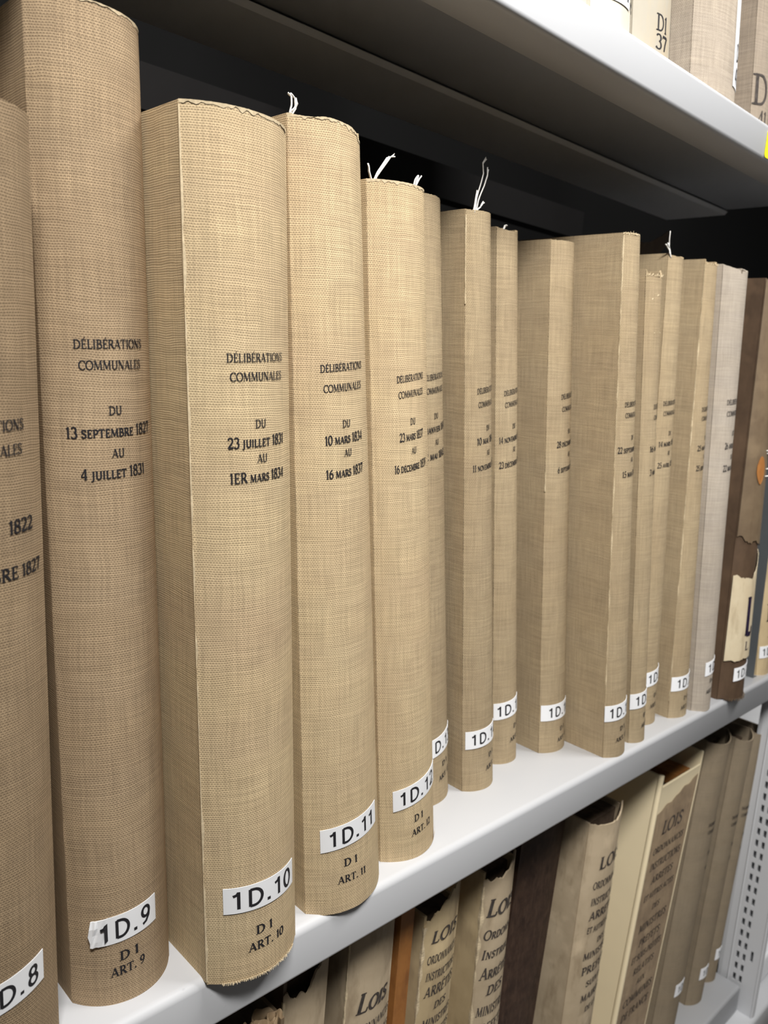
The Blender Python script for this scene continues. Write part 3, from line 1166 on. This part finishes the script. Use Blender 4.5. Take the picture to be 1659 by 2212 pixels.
b = upper('vellum_register', 'cream book sliver at the left end of the visible upper row', M['cream'], .448, .012, .047, .40, .18)
b = upper('vellum_register', 'white vellum book whose label starts 1D.3 on the upper shelf', M['cream'], .5000, .012, .0515, .41, .18)
b.label('1D.36', .13, .032, .0265, height=.020, tilt=.0, cap=.0125, x0=.0045)
b = upper('vellum_register', 'cream parchment book lettered D1 37 on the upper shelf', M['vellum_pale'], .5555, .012, .0565, .42, .14)
D37 = dict(thick=.15, thin=.07, track=.02)
b.lines('title_lettering', [dict(txt='D1', qc=.52, z=.0235, cap=.0112, width=.0160, tilt=.06, style=D37),
                            dict(txt='37', qc=.53, z=.0108, cap=.0100, width=.0175, tilt=.06, style=D37)], M['ink'])
v = []
f = []
for i in range(9):
    z = .002 + i * .010
    v += [b.sp(.90, z, .0004), b.sp(1.0, z, .0004)]
for i in range(8):
    f.append((2 * i, 2 * i + 1, 2 * i + 3, 2 * i + 2))
mesh_obj('edge_strip', v, f, M['label'], b.o)['label'] = 'white paper strip along the right joint'

b = upper('linen_register', 'thick pale linen register with white strip label, upper shelf', M['linen_pale'], .675, .026, .0800, .43, .2)
lab = b.label('', .585, .0185, .060, height=.080, tilt=.0)
lab['label'] = 'tall white paper label'
v, f = [], []
b.line(v, f, 'D-', .70, .048, .0135, .012, .0, dict(thick=.13, thin=.09, sans=True), .0008)
b.line(v, f, '40', .69, .030, .0135, .011, .0, dict(thick=.13, thin=.09, sans=True), .0008)
mesh_obj('label_lettering', v, f, M['ink'], lab)
b = upper('linen_register', 'brown linen register lettered with large D and 41, upper shelf right edge', M['linen_taupe'], .7800, .018, .0400, .43, .14)
b.lines('title_lettering', [dict(txt='D', qc=.27, z=.0355, cap=.026, width=.021, tilt=.05, style=D37),
                            dict(txt='41', qc=.38, z=.0115, cap=.014, width=.015, tilt=.05, style=D37)], M['faded_ink'])
b = upper('leather_register', 'dark brown book at the far right of the upper row', M['leather_tan'], .8300, .018, .040, .42, .2)


# ------------------------------------------------------------------ bottom shelf books
LZ = -.4797
LG = 'old law books on the lowest shelf'


def low(name, label, mat, Bx, By, h, lx, beta, wb, wt, rho=0., group=LG, top=None, pages='dark_pages', boardmat=None, ptop=-.016, depth=.2, front=.006, rough=.0010, dtop=0.):
    b = Book(Bx, By, LZ, h, lx, 0, beta, rho, wb, wt, depth=depth)
    b.root(name, label, 'book', group)
    b.spine(mat, top=top, rough=rough)
    b.board(0, boardmat or mat, dtop=dtop)
    b.board(1, boardmat or mat, dtop=dtop)
    b.block(M[pages], top=ptop, front=front)
    return b


# ragged brown book with crumpled head
b = low('leather_register', 'ragged brown book with crumpled paper head, lowest left corner', M['leather_tan'], .236, .012, .408, .0, .16, .050, .050,
        top=lambda q: .004 * math.sin(q * 11) - .006 * q, rough=.002, ptop=-.012)
for k in range(7):
    n = 20
    v, f = [], []
    r0 = .0050 + .0020 * (k % 3)
    cx, cy = .006 + .006 * k, .002 + .004 * (k % 2)
    for i in range(n + 1):
        t = i / n
        a = t * 5.2 + k
        rr = r0 * (1 - .55 * t)
        for zz in (-.014, .005 + .004 * noise.noise((k, i * .3, 2))):
            v.append(b.at(cx + rr * math.cos(a) * 1.3, cy + rr * math.sin(a), b.h + zz))
    for i in range(n):
        f.append((2 * i, 2 * i + 2, 2 * i + 3, 2 * i + 1))
    o = mesh_obj('curled_leaf', v, f, M['crumpled'], b.o, smooth=True)
    md = o.modifiers.new('thickness', 'SOLIDIFY')
    md.thickness = .0006

# book with broken head
b = low('vellum_register', 'old vellum book with broken notched head below label 1D.11', M['vellum_grey'], .2935, .03, .425, -.012, .12, .0385, .0385,
        top=lambda q: -.024 + .030 * max(0, q - .45) / .55 + .002 * math.sin(q * 23) + (.003 if q < .1 else 0), boardmat=M['leather_tan'])
o = b.worn_crease(.30, .40, width=.002)
b = low('vellum_register', 'mottled vellum book lettered Lois, right of the broken head', M['vellum_grey'], .3545, .03, .4235, -.003, .14, .0480, .0455,
        top=lambda q: .001 * math.sin(q * 19))
ITAL = dict(thick=.19, thin=.08, slant=.22, track=.04, small=.66)
b.lines('title_lettering', [dict(txt='Lois', qc=.50, z=.364, cap=.0165, width=.032, tilt=.02, style=ITAL),
                            dict(txt='ORDONNANCES', qc=.52, z=.342, cap=.0062, width=.044, tilt=.02, style=ITAL),
                            dict(txt='INSTRUCTIONS', qc=.52, z=.328, cap=.0062, width=.044, tilt=.02, style=ITAL)], M['faded_ink'])
b.worn_crease(.25, .42, width=.0022)

# orange board edge standing between two vellum books
o = MB()
o.box((0, 0, .0004), (.0145, .19, .430))
o = o.build('leather_board', M['leather_orange'])
o.location = (.4085, .03, LZ)
tag(o, 'orange brown leather-covered thin volume between two vellum books', 'book')

LST = dict(thick=.19, thin=.10, slant=.18, track=.05)


def law(b, q, zs, wd, cap, items, mat='faded_ink', tilt=.02, style=LST):
    it = []
    for t, dz, k in items:
        n = len(t)
        it.append(dict(txt=t, qc=q, z=zs - dz, cap=cap * k, width=min(wd, cap * k * n * .78), tilt=tilt, style=style))
    return b.lines('title_lettering', it, M[mat])


LAW = [('LOIS', 0, 1.5), ('ORDONNANCES', .020, 1.), ('INSTRUCTIONS', .035, 1.), ('ARRÊTÉS', .049, 1.25), ('DES', .064, .9), ('MINISTRES', .078, 1.), ('PREFETS', .092, 1.1), ('ET AUTRES', .106, .9), ('ACTES', .120, 1.)]
b = low('vellum_register', 'vellum law book with slanting torn head beside the orange board', M['vellum'], .4330, .03, .3985, -.008, .13, .0430, .0405,
        top=lambda q: -.008 + .026 * min(1, q * 1.25) + .0012 * math.sin(q * 31), rough=.0014, ptop=-.004)
law(b, .55, .380, .036, .0070, LAW)
b.worn_crease(.20, .39, width=.003)
b = low('vellum_register', 'vellum law book with cracked joint left of the dark brown book', M['vellum_grey'], .5130, .03, .4065, .012, .18, .0420, .0430,
        top=lambda q: -.007 + .020 * max(0, q - .35) ** 1.2 + .0012 * math.sin(q * 27), boardmat=M['vellum'], ptop=-.006)
law(b, .50, .374, .038, .0076, [('Lois', 0, 2.2), ('Ordonn.', .026, 1.2), ('Instruc.', .045, 1.2), ('Arrêtés', .064, 1.5), ('DES', .082, 1.2), ('MINISTRES', .102, 1.2), ('PREFETS', .120, 1.2)])
b.worn_crease(.20, .395, width=.004)

b = low('leather_register', 'dark brown leather book pushed back between two vellum books', M['leather_brown'], .566, .050, .425, -.060, .06, .070, .072, group=None, rough=.0012)

b = low('vellum_register', 'large vellum law book lettered Lois with concave head, left of the box', M['vellum_grey'], .6650, .03, .3915, -.022, .16, .0640, .0640,
        top=lambda q: -.004 * math.sin(math.pi * q) + .011 * max(0, q - .6), rough=.0012, ptop=-.005)
LAW2 = [('LOIS', 0, 1.8), ('ORDONNANCES', .024, 1.05), ('INSTRUCTIONS', .042, 1.05), ('ARRETES', .058, 1.2), ('ET AUTRES ACTES', .074, .9), ('DES', .090, .8), ('MINISTRES', .104, 1.), ('PREFETS', .121, 1.2), ('SUIVIS', .138, .9), ('MAIRIES', .154, 1.), ('DE LA', .169, .8)]
law(b, .58, .347, .050, .0075, LAW2, style=dict(thick=.19, thin=.11, slant=.05, track=.05))


# cream open-topped box with a printed sheet on its front
def slipcase():
    Bx, By, h, lx, rho, wb, wt = .7790, .030, .394, -.1085, -.012, .0870, .1030
    root = thing('book_box', (Bx, By, LZ), 'cream open-topped slipcase with dark printed front sheet, leaning right', 'box')
    th = .0026
    D = .21

    def at(x, y, z):
        return Vector((-lx * z + x * (wb + (wt - wb) * z / h) / wb, y, z + x * rho + .0012))

    def panel(name, a, c, mat='box_cream', seg=1):
        m_ = MB()
        m_.box(a, c, lambda p: at(*p))
        o_ = m_.build(name, M[mat], root)
        bv = o_.modifiers.new('soft', 'BEVEL')
        bv.width = .0011
        bv.segments = 2
        return o_
    panel('front_panel', (0, 0, 0), (wb, th, h - .014))
    panel('left_panel', (-th, .0004, 0), (-.0002, D, h + .002))
    panel('right_panel', (wb + .0002, .0004, 0), (wb + th, D, h + .001))
    panel('bottom_panel', (.0003, th + .0003, .0003), (wb - .0003, D, th))
    # rounded left joint rising above the front
    m_ = MB()
    m_.tube([at(-.001, .0008, z) for z in (0.002, .1, .2, .3, h - .004, h + .002)], .0034, 10)
    m_.build('rounded_joint', M['box_cream'], root, True)
    b_ = MB()
    b_.box((.004, .012, th + .001), (wb * .62, D - .01, h - .035), lambda p: at(*p))
    o_ = b_.build('leather_register', M['leather_dark_tan'])
    o_.location = (Bx, By, LZ)
    tag(o_, 'dark brown book inside the cream slipcase, left half', 'book')
    b_ = MB()
    b_.box((wb * .64, .010, th + .001), (wb - .004, D - .01, h - .022), lambda p: at(*p))
    o_ = b_.build('leather_register', M['leather_orange'])
    o_.location = (Bx, By, LZ)
    tag(o_, 'orange brown book inside the cream slipcase, right half', 'book')
    # printed sheet
    n, m = 20, 40
    v, f = [], []
    for j in range(m + 1):
        for i in range(n + 1):
            q = i / n
            top = h - .046 + .022 * q + .005 * noise.noise((q * 7, 2, 0))
            z = .012 + (top - .012) * j / m
            v.append(at(.0035 + (wb - .007) * q, -.0006, z))
    for j in range(m):
        for i in range(n):
            a = j * (n + 1) + i
            f.append((a, a + 1, a + n + 2, a + n + 1))
    sh = mesh_obj('printed_sheet', v, f, M['print_sheet'], root)
    sh['label'] = 'stained printed sheet'
    v, f = [], []
    st = dict(thick=.17, thin=.10, slant=.12, track=.06)
    for t, z, cap in [('LOIS', .325, .016), ('ORDONNANCES', .300, .0075), ('INSTRUCTIONS', .281, .009), ('ARRETES', .262, .0085), ('ET AUTRES ACTES', .243, .007), ('DES', .224, .007), ('MINISTRES', .205, .009), ('PREFETS', .185, .009), ('ET SOUS-PREFETS', .167, .008), ('RELATIFS', .149, .008), ('AUX', .131, .007), ('COMMUNES', .113, .009), ('DE FRANCE', .094, .009)]:
        wd, pol = text_polys(t, st)
        W = min(wb * .74, wd * cap * .95)
        x0 = wb * .5 - W / 2

        def mp(x, y):
            return at(x0 + x / wd * W, -.0010, z + (y - .5) * cap)
        a, c = ribbons(pol, mp)
        k = len(v)
        v += a
        f += [tuple(k + i for i in q) for q in c]
    mesh_obj('sheet_lettering', v, f, M['faded_ink'], sh)


slipcase()

LOWG = 'linen registers at the right end of the lowest shelf'


def lowlinen(label, Bx, By, h, lx, wb, wt, lab, lq, lw, lz):
    b = Book(Bx, By, LZ, h, lx, 0, .24, 0, wb, wt, depth=.2)
    b.root('linen_register', label, 'book', LOWG)
    b.spine(M['linen_low'], top=lambda q: -.005 * math.sin(math.pi * q))
    b.board(0, M['linen_low'])
    b.board(1, M['linen_low'])
    b.block(M['dark_pages'], top=-.014, front=.008)
    b.lines('title_lettering', [dict(txt='DÉLIBÉRATIONS', qc=.58, z=h - .110, cap=.0042, width=.03, tilt=.0, style=SERIF), dict(txt='COMMUNALES', qc=.58, z=h - .120, cap=.0042, width=.028, tilt=.0, style=SERIF),
                                dict(txt='DU', qc=.58, z=h - .150, cap=.0045, tilt=.0, style=SERIF), dict(txt='AU', qc=.58, z=h - .170, cap=.0045, tilt=.0, style=SERIF)], M['ink'])
    b.label(lab, lq, lw, lz, tilt=.05, cap=.0085, x0=.005, height=.0165)
    return b


lowlinen('linen register on the lowest shelf directly right of the cream box', .9060, .036, .400, -.098, .0610, .0610, '1D.', .34, .022, .068)
lowlinen('middle linen register of the three leaning beside the slotted post', 1.0005, .034, .381, -.0775, .0455, .0500, '1D.', .26, .019, .047)
lowlinen('rightmost linen register on the lowest shelf, against the slotted post', 1.0640, .036, .372, -.080, .0310, .0310, '1D', .25, .014, .044)

# white archive box in the next bay
mb = MB()
mb.box((0, 0, 0), (.30, .22, .26))
mb.box((-.002, -.002, .19), (.302, .222, .262))
o = mb.build('archive_box', M['label'])
o.location = (1.20, .03, -.4788)
tag(o, 'white archive box in the next bay beyond the post', 'box')
